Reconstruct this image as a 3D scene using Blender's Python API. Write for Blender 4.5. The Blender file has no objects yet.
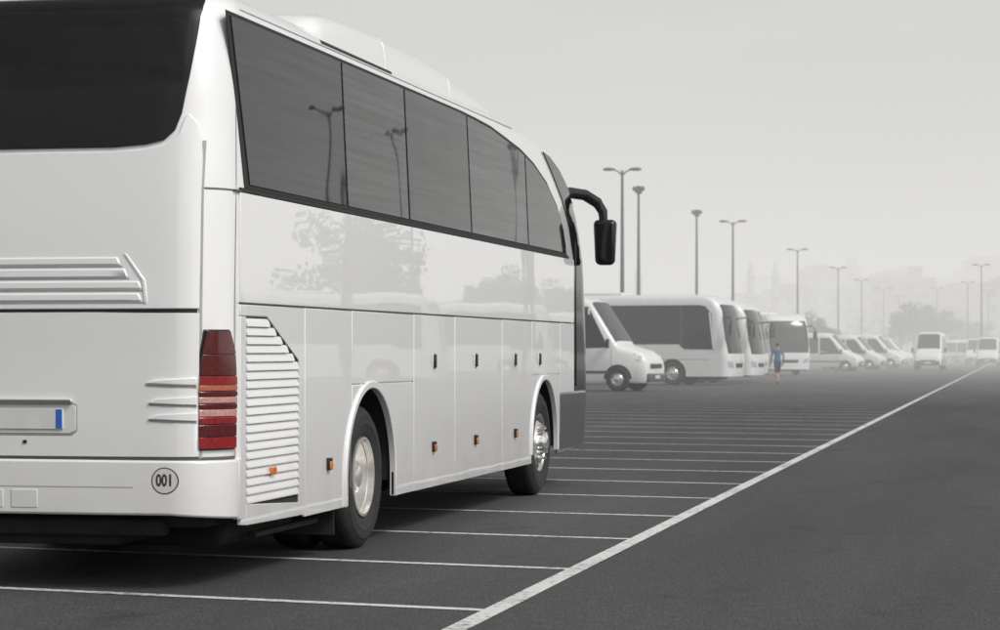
import bpy, bmesh, math, random
from mathutils import Vector, Matrix
random.seed(7)
scene = bpy.context.scene
rad = math.radians

# ------------------------------------------------------------------ materials
def new_mat(name):
    m = bpy.data.materials.new(name); m.use_nodes = True
    nt = m.node_tree
    b = nt.nodes.get('Principled BSDF')
    return m, nt, b

def simple(name, col, rough=0.5, metal=0.0, coat=0.0, spec=0.5, var=0.08, scale=6.0, bump=0.0, bscale=40.0, coatr=0.03, emit=None):
    m, nt, b = new_mat(name)
    tc = nt.nodes.new('ShaderNodeTexCoord')
    n = nt.nodes.new('ShaderNodeTexNoise'); n.inputs['Scale'].default_value = scale
    n.inputs['Detail'].default_value = 5
    nt.links.new(tc.outputs['Object'], n.inputs['Vector'])
    r = nt.nodes.new('ShaderNodeValToRGB')
    c0 = [c*(1-var) for c in col]; c1 = [min(1, c*(1+var)) for c in col]
    r.color_ramp.elements[0].position = 0.3; r.color_ramp.elements[0].color = (*c0, 1)
    r.color_ramp.elements[1].position = 0.7; r.color_ramp.elements[1].color = (*c1, 1)
    nt.links.new(n.outputs['Fac'], r.inputs['Fac'])
    nt.links.new(r.outputs['Color'], b.inputs['Base Color'])
    b.inputs['Roughness'].default_value = rough
    b.inputs['Metallic'].default_value = metal
    b.inputs['Specular IOR Level'].default_value = spec
    b.inputs['Coat Weight'].default_value = coat
    b.inputs['Coat Roughness'].default_value = coatr
    if bump > 0:
        n2 = nt.nodes.new('ShaderNodeTexNoise'); n2.inputs['Scale'].default_value = bscale
        nt.links.new(tc.outputs['Object'], n2.inputs['Vector'])
        bp = nt.nodes.new('ShaderNodeBump'); bp.inputs['Strength'].default_value = bump
        bp.inputs['Distance'].default_value = 0.02
        nt.links.new(n2.outputs['Fac'], bp.inputs['Height'])
        nt.links.new(bp.outputs['Normal'], b.inputs['Normal'])
        if coat > 0: nt.links.new(bp.outputs['Normal'], b.inputs['Coat Normal'])
    return m

# bus paint : white with a little road grime low down
def paint_mat():
    m, nt, b = new_mat('white_bus_paint')
    tc = nt.nodes.new('ShaderNodeTexCoord')
    sep = nt.nodes.new('ShaderNodeSeparateXYZ'); nt.links.new(tc.outputs['Object'], sep.inputs[0])
    n = nt.nodes.new('ShaderNodeTexNoise'); n.inputs['Scale'].default_value = 2.5; n.inputs['Detail'].default_value = 8
    nt.links.new(tc.outputs['Object'], n.inputs['Vector'])
    mr = nt.nodes.new('ShaderNodeMapRange'); mr.inputs[1].default_value = 1.0; mr.inputs[2].default_value = 0.3
    mr.inputs[3].default_value = 0.04; mr.inputs[4].default_value = 0.75
    nt.links.new(sep.outputs[2], mr.inputs[0])
    mu = nt.nodes.new('ShaderNodeMath'); mu.operation = 'MULTIPLY'
    nt.links.new(mr.outputs[0], mu.inputs[0]); nt.links.new(n.outputs['Fac'], mu.inputs[1])
    mix = nt.nodes.new('ShaderNodeMix'); mix.data_type = 'RGBA'
    nt.links.new(mu.outputs[0], mix.inputs['Factor'])
    mix.inputs[6].default_value = (0.85, 0.85, 0.84, 1); mix.inputs[7].default_value = (0.46, 0.44, 0.41, 1)
    nt.links.new(mix.outputs[2], b.inputs['Base Color'])
    b.inputs['Roughness'].default_value = 0.28
    b.inputs['Coat Weight'].default_value = 1.0; b.inputs['Coat Roughness'].default_value = 0.012
    b.inputs['Coat IOR'].default_value = 1.7
    n2 = nt.nodes.new('ShaderNodeTexNoise'); n2.inputs['Scale'].default_value = 1.3; n2.inputs['Detail'].default_value = 1
    nt.links.new(tc.outputs['Object'], n2.inputs['Vector'])
    bp = nt.nodes.new('ShaderNodeBump'); bp.inputs['Strength'].default_value = 0.08; bp.inputs['Distance'].default_value = 0.02
    nt.links.new(n2.outputs['Fac'], bp.inputs['Height'])
    nt.links.new(bp.outputs['Normal'], b.inputs['Coat Normal'])
    return m
M_paint = paint_mat()
def glass_mat(name, col, rough, spec):
    m, nt, b = new_mat(name)
    tc = nt.nodes.new('ShaderNodeTexCoord')
    mp = nt.nodes.new('ShaderNodeMapping'); mp.inputs['Scale'].default_value = (1,0.25,14)
    nt.links.new(tc.outputs['Object'], mp.inputs['Vector'])
    n = nt.nodes.new('ShaderNodeTexNoise'); n.inputs['Scale'].default_value = 2.2; n.inputs['Detail'].default_value = 6
    nt.links.new(mp.outputs[0], n.inputs['Vector'])
    r = nt.nodes.new('ShaderNodeValToRGB')
    r.color_ramp.elements[0].position=.35; r.color_ramp.elements[0].color=(*[c*.4 for c in col],1)
    r.color_ramp.elements[1].position=.75; r.color_ramp.elements[1].color=(*[c*2.6 for c in col],1)
    nt.links.new(n.outputs['Fac'], r.inputs['Fac']); nt.links.new(r.outputs['Color'], b.inputs['Base Color'])
    b.inputs['Roughness'].default_value=rough; b.inputs['Specular IOR Level'].default_value=spec
    n2 = nt.nodes.new('ShaderNodeTexNoise'); n2.inputs['Scale'].default_value = 1.1; n2.inputs['Detail'].default_value=1
    nt.links.new(tc.outputs['Object'], n2.inputs['Vector'])
    bp = nt.nodes.new('ShaderNodeBump'); bp.inputs['Strength'].default_value=.13; bp.inputs['Distance'].default_value=.03
    nt.links.new(n2.outputs['Fac'], bp.inputs['Height']); nt.links.new(bp.outputs['Normal'], b.inputs['Normal'])
    return m
M_glasses = [glass_mat('tinted_glass',(0.010,0.011,0.012),.02,.36),glass_mat('tinted_glass_b',(0.024,0.025,0.026),.02,.44),glass_mat('tinted_glass_c',(0.016,0.016,0.017),.02,.38),glass_mat('tinted_glass_d',(0.028,0.028,0.029),.02,.44),glass_mat('tinted_glass_e',(0.016,0.017,0.018),.02,.42)]
M_glass=M_glasses[0]
M_rearglass = simple('rear_tinted_glass', (0.008,0.008,0.009), rough=0.06, spec=0.4, var=0.2, bump=0.03, bscale=1.0)
M_black = simple('black_rubber', (0.015,0.015,0.015), rough=0.6, var=0.2)
M_blackgloss = simple('black_gloss_plastic', (0.015,0.015,0.016), rough=0.2, var=0.1)
M_dkgrey = simple('dark_grey_paint', (0.055,0.058,0.062), rough=0.3, coat=0.6, var=0.06)
M_under = simple('underbody_dark', (0.02,0.02,0.02), rough=0.85, var=0.3)
M_seam = simple('panel_gap', (0.10,0.10,0.10), rough=0.7, var=0.1)
M_seamshade = simple('seam_and_soft_shade', (0.36,0.36,0.36), rough=0.6, var=0.1)  # grey for seams, also paints soft shade below louvres and fins
M_tyre = simple('tyre_rubber', (0.022,0.022,0.022), rough=0.78, var=0.25, scale=12, bump=0.3, bscale=60)
M_rim = simple('wheel_alloy', (0.86,0.85,0.83), rough=0.18, metal=0.9, var=0.10, scale=9)
M_rimdark = simple('wheel_dish_steel', (0.86,0.84,0.80), rough=0.26, metal=0.8, var=0.14, scale=9)
M_chrome = simple('chrome', (0.75,0.75,0.75), rough=0.12, metal=1.0, var=0.05)
M_silver = simple('silver_plastic', (0.45,0.45,0.45), rough=0.35, metal=0.5, var=0.08)
M_red = simple('red_lens', (0.24,0.010,0.012), rough=0.12, coat=1.0, var=0.25, scale=40)
M_dred = simple('dark_red_lens', (0.085,0.005,0.007), rough=0.12, coat=1.0, var=0.3, scale=40)
M_pink = simple('clear_red_lens', (0.52,0.27,0.24), rough=0.15, coat=1.0, var=0.2, scale=60)
M_amb = simple('amber_red_lens', (0.42,0.12,0.06), rough=0.15, coat=1.0, var=0.2, scale=60)
M_orange = simple('amber_lens', (0.70,0.18,0.02), rough=0.2, coat=0.8, var=0.15, scale=60)
M_plate = simple('plate_white', (0.68,0.68,0.66), rough=0.45, var=0.05)
M_blue = simple('plate_blue', (0.03,0.14,0.55), rough=0.4, var=0.05)
M_sticker = simple('sticker_white', (0.62,0.61,0.58), rough=0.5, var=0.06)
M_ink = simple('sticker_ink', (0.05,0.035,0.035), rough=0.6, var=0.1)
M_headl = simple('headlamp_glass', (0.45,0.47,0.5), rough=0.1, coat=1.0, var=0.3, scale=12)
M_vanw = simple('white_van_paint', (0.76,0.765,0.76), rough=0.35, coat=0.7, var=0.04, scale=2)
M_vang = simple('van_glass', (0.02,0.022,0.024), rough=0.06, spec=0.5, var=0.3)
M_pole = simple('galvanised_pole', (0.13,0.135,0.14), rough=0.55, metal=0.3, var=0.15)
M_lamphead = simple('lamp_housing', (0.08,0.08,0.085), rough=0.5, var=0.1)
M_lens = simple('lamp_lens', (0.4,0.4,0.38), rough=0.3, var=0.1)
M_skin = simple('skin', (0.42,0.25,0.17), rough=0.5, var=0.06, scale=20)
M_shirt = simple('blue_shirt', (0.07,0.15,0.24), rough=0.85, var=0.15, scale=20)
M_jeans = simple('dark_blue_shorts', (0.03,0.05,0.09), rough=0.9, var=0.2, scale=30)
M_hair = simple('dark_hair', (0.015,0.012,0.01), rough=0.7, var=0.3, scale=60)
M_shoe = simple('shoes', (0.12,0.11,0.10), rough=0.7, var=0.2)
M_bark = simple('bark', (0.09,0.07,0.05), rough=0.9, var=0.3)
M_grass = simple('dry_grass', (0.10,0.11,0.05), rough=0.95, var=0.4, scale=0.05)
M_hill = simple('hillside', (0.09,0.10,0.06), rough=0.95, var=0.4, scale=0.02)

def leaf_mat(name, col):
    m, nt, b = new_mat(name)
    oi = nt.nodes.new('ShaderNodeNewGeometry')
    r = nt.nodes.new('ShaderNodeValToRGB')
    r.color_ramp.elements[0].color = (col[0]*0.6, col[1]*0.6, col[2]*0.6, 1)
    r.color_ramp.elements[1].color = (col[0]*1.5, col[1]*1.4, col[2]*1.2, 1)
    nt.links.new(oi.outputs['Random Per Island'], r.inputs['Fac'])
    nt.links.new(r.outputs['Color'], b.inputs['Base Color'])
    b.inputs['Roughness'].default_value = 0.8
    return m
M_leaf = leaf_mat('leaves', (0.05,0.075,0.03))

def asphalt_mat():
    m, nt, b = new_mat('asphalt')
    tc = nt.nodes.new('ShaderNodeTexCoord')
    def noise(sc,det,rough,mp=None):
        n=nt.nodes.new('ShaderNodeTexNoise'); n.inputs['Scale'].default_value=sc; n.inputs['Detail'].default_value=det; n.inputs['Roughness'].default_value=rough
        if mp:
            q=nt.nodes.new('ShaderNodeMapping'); q.inputs['Scale'].default_value=mp; nt.links.new(tc.outputs['Object'],q.inputs['Vector']); nt.links.new(q.outputs[0],n.inputs['Vector'])
        else: nt.links.new(tc.outputs['Object'],n.inputs['Vector'])
        return n
    def ramp(src,p0,c0,p1,c1):
        r=nt.nodes.new('ShaderNodeValToRGB'); r.color_ramp.elements[0].position=p0; r.color_ramp.elements[0].color=(*c0,1); r.color_ramp.elements[1].position=p1; r.color_ramp.elements[1].color=(*c1,1)
        nt.links.new(src.outputs['Fac'],r.inputs['Fac']); return r
    def mul(a,bb):
        mx=nt.nodes.new('ShaderNodeMix'); mx.data_type='RGBA'; mx.blend_type='MULTIPLY'; mx.inputs['Factor'].default_value=1
        nt.links.new(a,mx.inputs[6]); nt.links.new(bb,mx.inputs[7]); return mx.outputs[2]
    fine=noise(55,3,.65); mid=noise(9,6,.75); big=noise(.35,7,.6,(1.6,.22,1)); oil=noise(.9,5,.55,(1,.8,1))
    c=ramp(fine,.36,(.020,.020,.022),.66,(.112,.112,.117)).outputs['Color']
    c=mul(c,ramp(mid,.3,(.72,.72,.72),.7,(1.25,1.25,1.25)).outputs['Color'])
    c=mul(c,ramp(big,.3,(.70,.70,.71),.7,(1.2,1.2,1.2)).outputs['Color'])
    c=mul(c,ramp(oil,.62,(1,1,1),.74,(.58,.58,.59)).outputs['Color'])
    nt.links.new(c, b.inputs['Base Color'])
    b.inputs['Roughness'].default_value=0.8
    b.inputs['Specular IOR Level'].default_value=0.35
    bp = nt.nodes.new('ShaderNodeBump'); bp.inputs['Strength'].default_value=0.6; bp.inputs['Distance'].default_value=0.01
    nt.links.new(fine.outputs['Fac'], bp.inputs['Height']); nt.links.new(bp.outputs['Normal'], b.inputs['Normal'])
    return m
M_asphalt = asphalt_mat()

def line_mat():
    m, nt, b = new_mat('worn_line_paint')
    tc = nt.nodes.new('ShaderNodeTexCoord')
    n = nt.nodes.new('ShaderNodeTexNoise'); n.inputs['Scale'].default_value = 16; n.inputs['Detail'].default_value = 9; n.inputs['Roughness'].default_value=0.75
    nt.links.new(tc.outputs['Object'], n.inputs['Vector'])
    n3 = nt.nodes.new('ShaderNodeTexNoise'); n3.inputs['Scale'].default_value = .7; n3.inputs['Detail'].default_value = 3
    nt.links.new(tc.outputs['Object'], n3.inputs['Vector'])
    ad = nt.nodes.new('ShaderNodeMath'); ad.operation='MULTIPLY_ADD'; ad.inputs[1].default_value=.35; nt.links.new(n3.outputs['Fac'],ad.inputs[0]); nt.links.new(n.outputs['Fac'],ad.inputs[2])
    r = nt.nodes.new('ShaderNodeValToRGB')
    r.color_ramp.elements[0].position=0.52; r.color_ramp.elements[0].color=(0.10,0.10,0.10,1)
    r.color_ramp.elements[1].position=0.67; r.color_ramp.elements[1].color=(0.64,0.64,0.62,1)
    nt.links.new(ad.outputs[0], r.inputs['Fac']); nt.links.new(r.outputs['Color'], b.inputs['Base Color'])
    b.inputs['Roughness'].default_value=0.7
    return m
M_line = line_mat()

# ------------------------------------------------------------------ helpers
def link(o): scene.collection.objects.link(o); return o
def empty(name, loc=(0,0,0), rz=0.0):
    e = bpy.data.objects.new(name, None); link(e); e.location = loc; e.rotation_euler = (0,0,rz); e.empty_display_size=0.5
    return e
def smooth(me, ang=35):
    me.polygons.foreach_set('use_smooth', [True]*len(me.polygons))
    try: me.set_sharp_from_angle(angle=rad(ang))
    except Exception: pass
def obj_from_bm(name, bm, mats, parent=None, ang=35, shift=(0,0,0)):
    if any(shift): bmesh.ops.translate(bm, verts=bm.verts, vec=shift)
    me = bpy.data.meshes.new(name); bm.to_mesh(me); bm.free()
    for m in (mats if isinstance(mats,(list,tuple)) else [mats]): me.materials.append(m)
    smooth(me, ang)
    o = link(bpy.data.objects.new(name, me))
    if parent: o.parent = parent
    return o
def add_bevel(o, w, seg=2, ang=40):
    md = o.modifiers.new('bevel','BEVEL'); md.width=w; md.segments=seg; md.limit_method='ANGLE'; md.angle_limit=rad(ang)
    return o
def box_bm(bm, cx,cy,cz, sx,sy,sz, mat=0, rot=None):
    r = bmesh.ops.create_cube(bm, size=1.0)
    vs = r['verts']
    for v in vs:
        v.co = Vector((v.co.x*sx, v.co.y*sy, v.co.z*sz))
        if rot: v.co = rot @ v.co
        v.co += Vector((cx,cy,cz))
    fs = set()
    for v in vs:
        for f in v.link_faces: fs.add(f)
    for f in fs: f.material_index = mat
def box(name, c, s, mat, parent=None, bevel=0.01, shift=(0,0,0), rot=None, seg=2):
    bm = bmesh.new(); box_bm(bm,*c,*s, rot=rot)
    o = obj_from_bm(name, bm, mat, parent, 30, shift)
    if bevel: add_bevel(o, bevel, seg)
    return o
def tube_bm(bm, pts, radii, n=10, mat=0):
    pts=[Vector(p) for p in pts]; rings=[]
    if not isinstance(radii,(list,tuple)): radii=[radii]*len(pts)
    for i,p in enumerate(pts):
        if i==0: t=pts[1]-p
        elif i==len(pts)-1: t=p-pts[i-1]
        else: t=(pts[i+1]-pts[i-1])
        t.normalize()
        up = Vector((0,0,1)) if abs(t.z)<0.9 else Vector((1,0,0))
        a=t.cross(up).normalized(); b=t.cross(a).normalized()
        rings.append([bm.verts.new(p+(a*math.cos(2*math.pi*k/n)+b*math.sin(2*math.pi*k/n))*radii[i]) for k in range(n)])
    for i in range(len(rings)-1):
        for k in range(n):
            f=bm.faces.new((rings[i][k],rings[i][(k+1)%n],rings[i+1][(k+1)%n],rings[i+1][k])); f.material_index=mat
    for r in (rings[0],rings[-1]):
        f=bm.faces.new(r); f.material_index=mat
def lathe_bm(bm, prof, cx,cy,cz, sgn=1, n=48, mat=0):
    rings=[]
    for (x,r) in prof:
        if r<1e-5: rings.append([bm.verts.new((cx+sgn*x,cy,cz))]); continue
        rings.append([bm.verts.new((cx+sgn*x, cy+r*math.cos(2*math.pi*k/n), cz+r*math.sin(2*math.pi*k/n))) for k in range(n)])
    for i in range(len(rings)-1):
        A,B=rings[i],rings[i+1]
        for k in range(n):
            if len(A)==1 and len(B)==1: break
            if len(B)==1: vs=(A[k],A[(k+1)%n],B[0])
            elif len(A)==1: vs=(A[0],B[(k+1)%n],B[k])
            else: vs=(A[k],A[(k+1)%n],B[(k+1)%n],B[k])
            f=bm.faces.new(vs); f.material_index=mat
def interp(tab, z):
    if z<=tab[0][0]: return tab[0][1]
    for (a,b),(c,d) in zip(tab,tab[1:]):
        if z<=c: return b+(d-b)*(z-a)/(c-a)
    return tab[-1][1]
def patch(name, poly, mapf, off, thick, mat, parent, ucuts=(), vcuts=(), bevel=0.0, shift=(0,0,0), ang=35):
    bm=bmesh.new()
    vs=[bm.verts.new((u,v,0)) for u,v in poly]
    bm.faces.new(vs)
    for c in ucuts:
        bmesh.ops.bisect_plane(bm, geom=list(bm.verts)+list(bm.edges)+list(bm.faces), plane_co=(c,0,0), plane_no=(1,0,0), dist=1e-5)
    for c in vcuts:
        bmesh.ops.bisect_plane(bm, geom=list(bm.verts)+list(bm.edges)+list(bm.faces), plane_co=(0,c,0), plane_no=(0,1,0), dist=1e-5)
    if thick>0:
        be=[e for e in bm.edges if len(e.link_faces)==1]
        r=bmesh.ops.extrude_edge_only(bm, edges=be)
        for g in r['geom']:
            if isinstance(g,bmesh.types.BMVert): g.co.z=-1
    for v in bm.verts:
        v.co = mapf(v.co.x, v.co.y, off-thick if v.co.z<-0.5 else off)
    bmesh.ops.recalc_face_normals(bm, faces=bm.faces)
    o=obj_from_bm(name,bm,mat,parent,ang,shift)
    if bevel: add_bevel(o,bevel,2,50)
    return o
def frange(a,b,s):
    r=[]; x=a
    while x<b-1e-6: r.append(x); x+=s
    return r

# ------------------------------------------------------------------ coach shell
class Shell:
    def __init__(s, yr, yf, hw, rr, rf, br, bf):
        s.yr,s.yf,s.hwt,s.rr,s.rf,s.br,s.bf = yr,yf,hw,rr,rf,br,bf
    def rp(s,th,z):
        hw=interp(s.hwt,z); x=hw-s.rr+s.rr*math.sin(th)
        return x, interp(s.yr,z)+s.rr-s.rr*math.cos(th)-s.br*(1-(x/hw)**2)
    def fp(s,th,z):
        hw=interp(s.hwt,z); x=hw-s.rf+s.rf*math.cos(th)
        return x, interp(s.yf,z)-s.rf+s.rf*math.sin(th)+s.bf*(1-(x/hw)**2)
    def ring(s,z):
        hw=interp(s.hwt,z); pts=[]
        for i in range(7):
            x=(hw-s.rr)*i/7.0
            pts.append((x, interp(s.yr,z)-s.br*(1-(x/hw)**2)))
        for i in range(13): pts.append(s.rp(math.pi/2*i/12,z))
        y0=pts[-1][1]; y1=s.fp(0,z)[1]
        for k in (0.2,0.4,0.6,0.8): pts.append((hw, y0+(y1-y0)*k))
        for i in range(11): pts.append(s.fp(math.pi/2*i/10,z))
        for i in range(6,-1,-1):
            x=(hw-s.rf)*i/7.0
            pts.append((x, interp(s.yf,z)+s.bf*(1-(x/hw)**2)))
        left=[(-x,y) for x,y in reversed(pts[1:-1])]
        return pts+left
    def rear(s,x,z,off):
        hw=interp(s.hwt,z); sg=1 if x>=0 else -1; ax=abs(x)
        if ax<=hw-s.rr: 
            return Vector((x, interp(s.yr,z)-s.br*(1-(x/hw)**2)-off, z))
        q=min(0.985,(ax-(hw-s.rr))/s.rr); th=math.asin(q)
        px,py=s.rp(th,z)
        return Vector((sg*(px+off*math.sin(th)), py-off*math.cos(th), z))
    def corner(s,sg):
        def f(a,z,off):
            if a<=1:
                hw=interp(s.hwt,z); x=(hw-s.rr)*a
                return Vector((sg*x, interp(s.yr,z)-s.br*(1-(x/hw)**2)-off, z))
            if a<=2:
                th=(a-1)*math.pi/2; px,py=s.rp(th,z)
                return Vector((sg*(px+off*math.sin(th)), py-off*math.cos(th), z))
            hw=interp(s.hwt,z)
            return Vector((sg*(hw+off), interp(s.yr,z)+s.rr+(a-2), z))
        return f
    def side(s,sg):
        def f(y,z,off):
            hw=interp(s.hwt,z)
            if y<=s.fp(0,z)[1]: return Vector((sg*(hw+off), y, z))
            lo,hi=0.0,math.pi/2
            for _ in range(24):
                m=(lo+hi)/2
                if s.fp(m,z)[1]<y: lo=m
                else: hi=m
            px,py=s.fp(lo,z)
            return Vector((sg*(px+off*math.cos(lo)), py+off*math.sin(lo), z))
        return f
    def front(s,x,z,off):
        hw=interp(s.hwt,z); sg=1 if x>=0 else -1; ax=abs(x)
        if ax<=hw-s.rf: return Vector((x, interp(s.yf,z)+s.bf*(1-(x/hw)**2)+off, z))
        q=min(0.985,(ax-(hw-s.rf))/s.rf); th=math.acos(q)
        px,py=s.fp(th,z)
        return Vector((sg*(px+off*math.cos(th)), py+off*math.sin(th), z))
    def mesh(s,name,zs,mat,parent,shift,arches=None,darkmat=None):
        bm=bmesh.new(); rings=[]
        for z in zs: rings.append([bm.verts.new((x,y,z)) for x,y in s.ring(z)])
        n=len(rings[0])
        for A,B in zip(rings,rings[1:]):
            for k in range(n): bm.faces.new((A[k],A[(k+1)%n],B[(k+1)%n],B[k]))
        bm.faces.new(list(reversed(rings[0]))); bm.faces.new(rings[-1])
        bmesh.ops.recalc_face_normals(bm, faces=bm.faces)
        o=obj_from_bm(name,bm,[mat,darkmat or mat],parent,38,shift)
        if arches:
            bm=bmesh.new()
            for (yc,zc,r,zb) in arches:
                pts=[(yc-r,zb)]+[(yc-r*math.cos(t),zc+r*math.sin(t)) for t in [math.pi*i/20 for i in range(21)]]+[(yc+r,zb)]
                A=[bm.verts.new((-1.6,y,z)) for y,z in pts]; B=[bm.verts.new((1.6,y,z)) for y,z in pts]
                m=len(pts)
                fs=[bm.faces.new((A[k],A[(k+1)%m],B[(k+1)%m],B[k])) for k in range(m)]
                fs.append(bm.faces.new(list(reversed(A)))); fs.append(bm.faces.new(B))
                for f in fs: f.material_index=0
            bmesh.ops.recalc_face_normals(bm, faces=bm.faces)
            c=obj_from_bm('cutter',bm,[darkmat],None,30,shift)
            md=o.modifiers.new('b','BOOLEAN'); md.operation='DIFFERENCE'; md.object=c; md.solver='EXACT'
            try: md.material_mode='TRANSFER'
            except Exception: pass
            par=o.parent; o.parent=None
            dg=bpy.context.evaluated_depsgraph_get(); dg.update()
            me=bpy.data.meshes.new_from_object(o.evaluated_get(dg))
            o.modifiers.clear(); o.data=me; o.parent=par
            bpy.data.objects.remove(c)
            smooth(me,38)
        return o

TYRE=[(-.15,.30),(-.155,.42),(-.13,.49),(-.11,.512),(-.08,.52),(-.055,.52),(-.053,.508),(-.047,.508),(-.045,.52),(-.003,.52),(-.002,.508),(.002,.508),(.003,.52),(.045,.52),(.047,.508),(.053,.508),(.055,.52),(.08,.52),(.11,.512),(.13,.49),(.148,.46),(.150,.455),(.155,.45),(.157,.40),(.158,.385),(.154,.38),(.15,.34),(.135,.30),(.12,.285)]
def wheel(name, x,y,sg,kind,parent,shift,sc=1.0):
    bm=bmesh.new()
    lathe_bm(bm,[(a,b) for a,b in TYRE],0,0,0,sg,56,0)
    if kind=='rear':
        lathe_bm(bm,[(.125,.292),(.145,.29),(.146,.272),(.10,.266),(.095,.258),(.03,.250),(-.02,.235),(-.035,.20),(-.035,.15),(-.02,.135)],0,0,0,sg,48,1)
        lathe_bm(bm,[(-.02,.138),(.07,.122),(.085,.115),(.088,.085),(.11,.08),(.118,.055),(.118,0)],0,0,0,sg,32,1)
        lathe_bm(bm,[(a-.34,b) for a,b in TYRE],0,0,0,sg,56,0)
        rn,xn,rh,xh,rr_=.168,-.03,.218,-.018,.030
    else:
        lathe_bm(bm,[(.125,.292),(.138,.29),(.138,.278),(.11,.268),(.095,.25),(.12,.22),(.145,.195),(.15,.14),(.15,.11)],0,0,0,sg,48,1)
        lathe_bm(bm,[(.15,.112),(.20,.10),(.215,.08),(.22,.03),(.22,0)],0,0,0,sg,32,1)
        rn,xn,rh,xh,rr_=.155,.155,.232,.113,.024
    for k in range(10):
        a=2*math.pi*k/10
        c=(sg*xn,rn*math.cos(a),rn*math.sin(a))
        tube_bm(bm,[(c[0]-sg*.01,c[1],c[2]),(c[0]+sg*.04,c[1],c[2])],.016,6,1)
        a+=math.pi/10
        c=(sg*xh,rh*math.cos(a),rh*math.sin(a))
        tube_bm(bm,[(c[0]-sg*.02,c[1],c[2]),(c[0]+sg*.008,c[1],c[2])],rr_,8,2)
    bmesh.ops.scale(bm,vec=(sc,sc,sc),verts=bm.verts)
    bmesh.ops.translate(bm,vec=(x,y,.52*sc),verts=bm.verts)
    return obj_from_bm(name,bm,[M_tyre,M_rim if kind!='rear' else M_rimdark,M_black],parent,35,shift)

# ================================================================== MAIN COACH
BX=-5.891; Y0=19.2; SH=(0,-Y0,0)
bus=empty('coach_bus',(BX,Y0,0))
S=Shell(
 yr=[(.4,13.12),(1.7,13.12),(2.4,13.15),(3.1,13.23),(3.45,13.31),(3.52,13.34),(3.58,13.39),(3.64,13.52),(3.68,13.8),(3.70,14.2)],
 yf=[(.4,25.32),(1.0,25.45),(1.7,25.40),(2.42,25.22),(2.8,25.0),(3.1,24.68),(3.3,24.25),(3.45,23.6),(3.52,23.0),(3.58,22.3),(3.64,21.0),(3.68,19.5),(3.70,18.0)],
 hw=[(.4,1.262),(.8,1.262),(2.42,1.262),(3.45,1.218),(3.52,1.208),(3.58,1.185),(3.64,1.13),(3.68,1.03),(3.70,.88)],
 rr=.30, rf=.35, br=.05, bf=.12)
zs=[.46,.6,.8,1.0,1.2,1.45,1.7,2.0,2.2,2.42,2.6,2.8,2.95,3.1,3.2,3.3,3.38,3.45,3.49,3.52,3.55,3.58,3.61,3.64,3.66,3.68,3.70]
WR,WF=16.39,22.80
S.mesh('body_shell',zs,M_paint,bus,SH,[(WR+.03,.52,.66,.2),(WF+.02,.52,.64,.2)],M_under)
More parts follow.
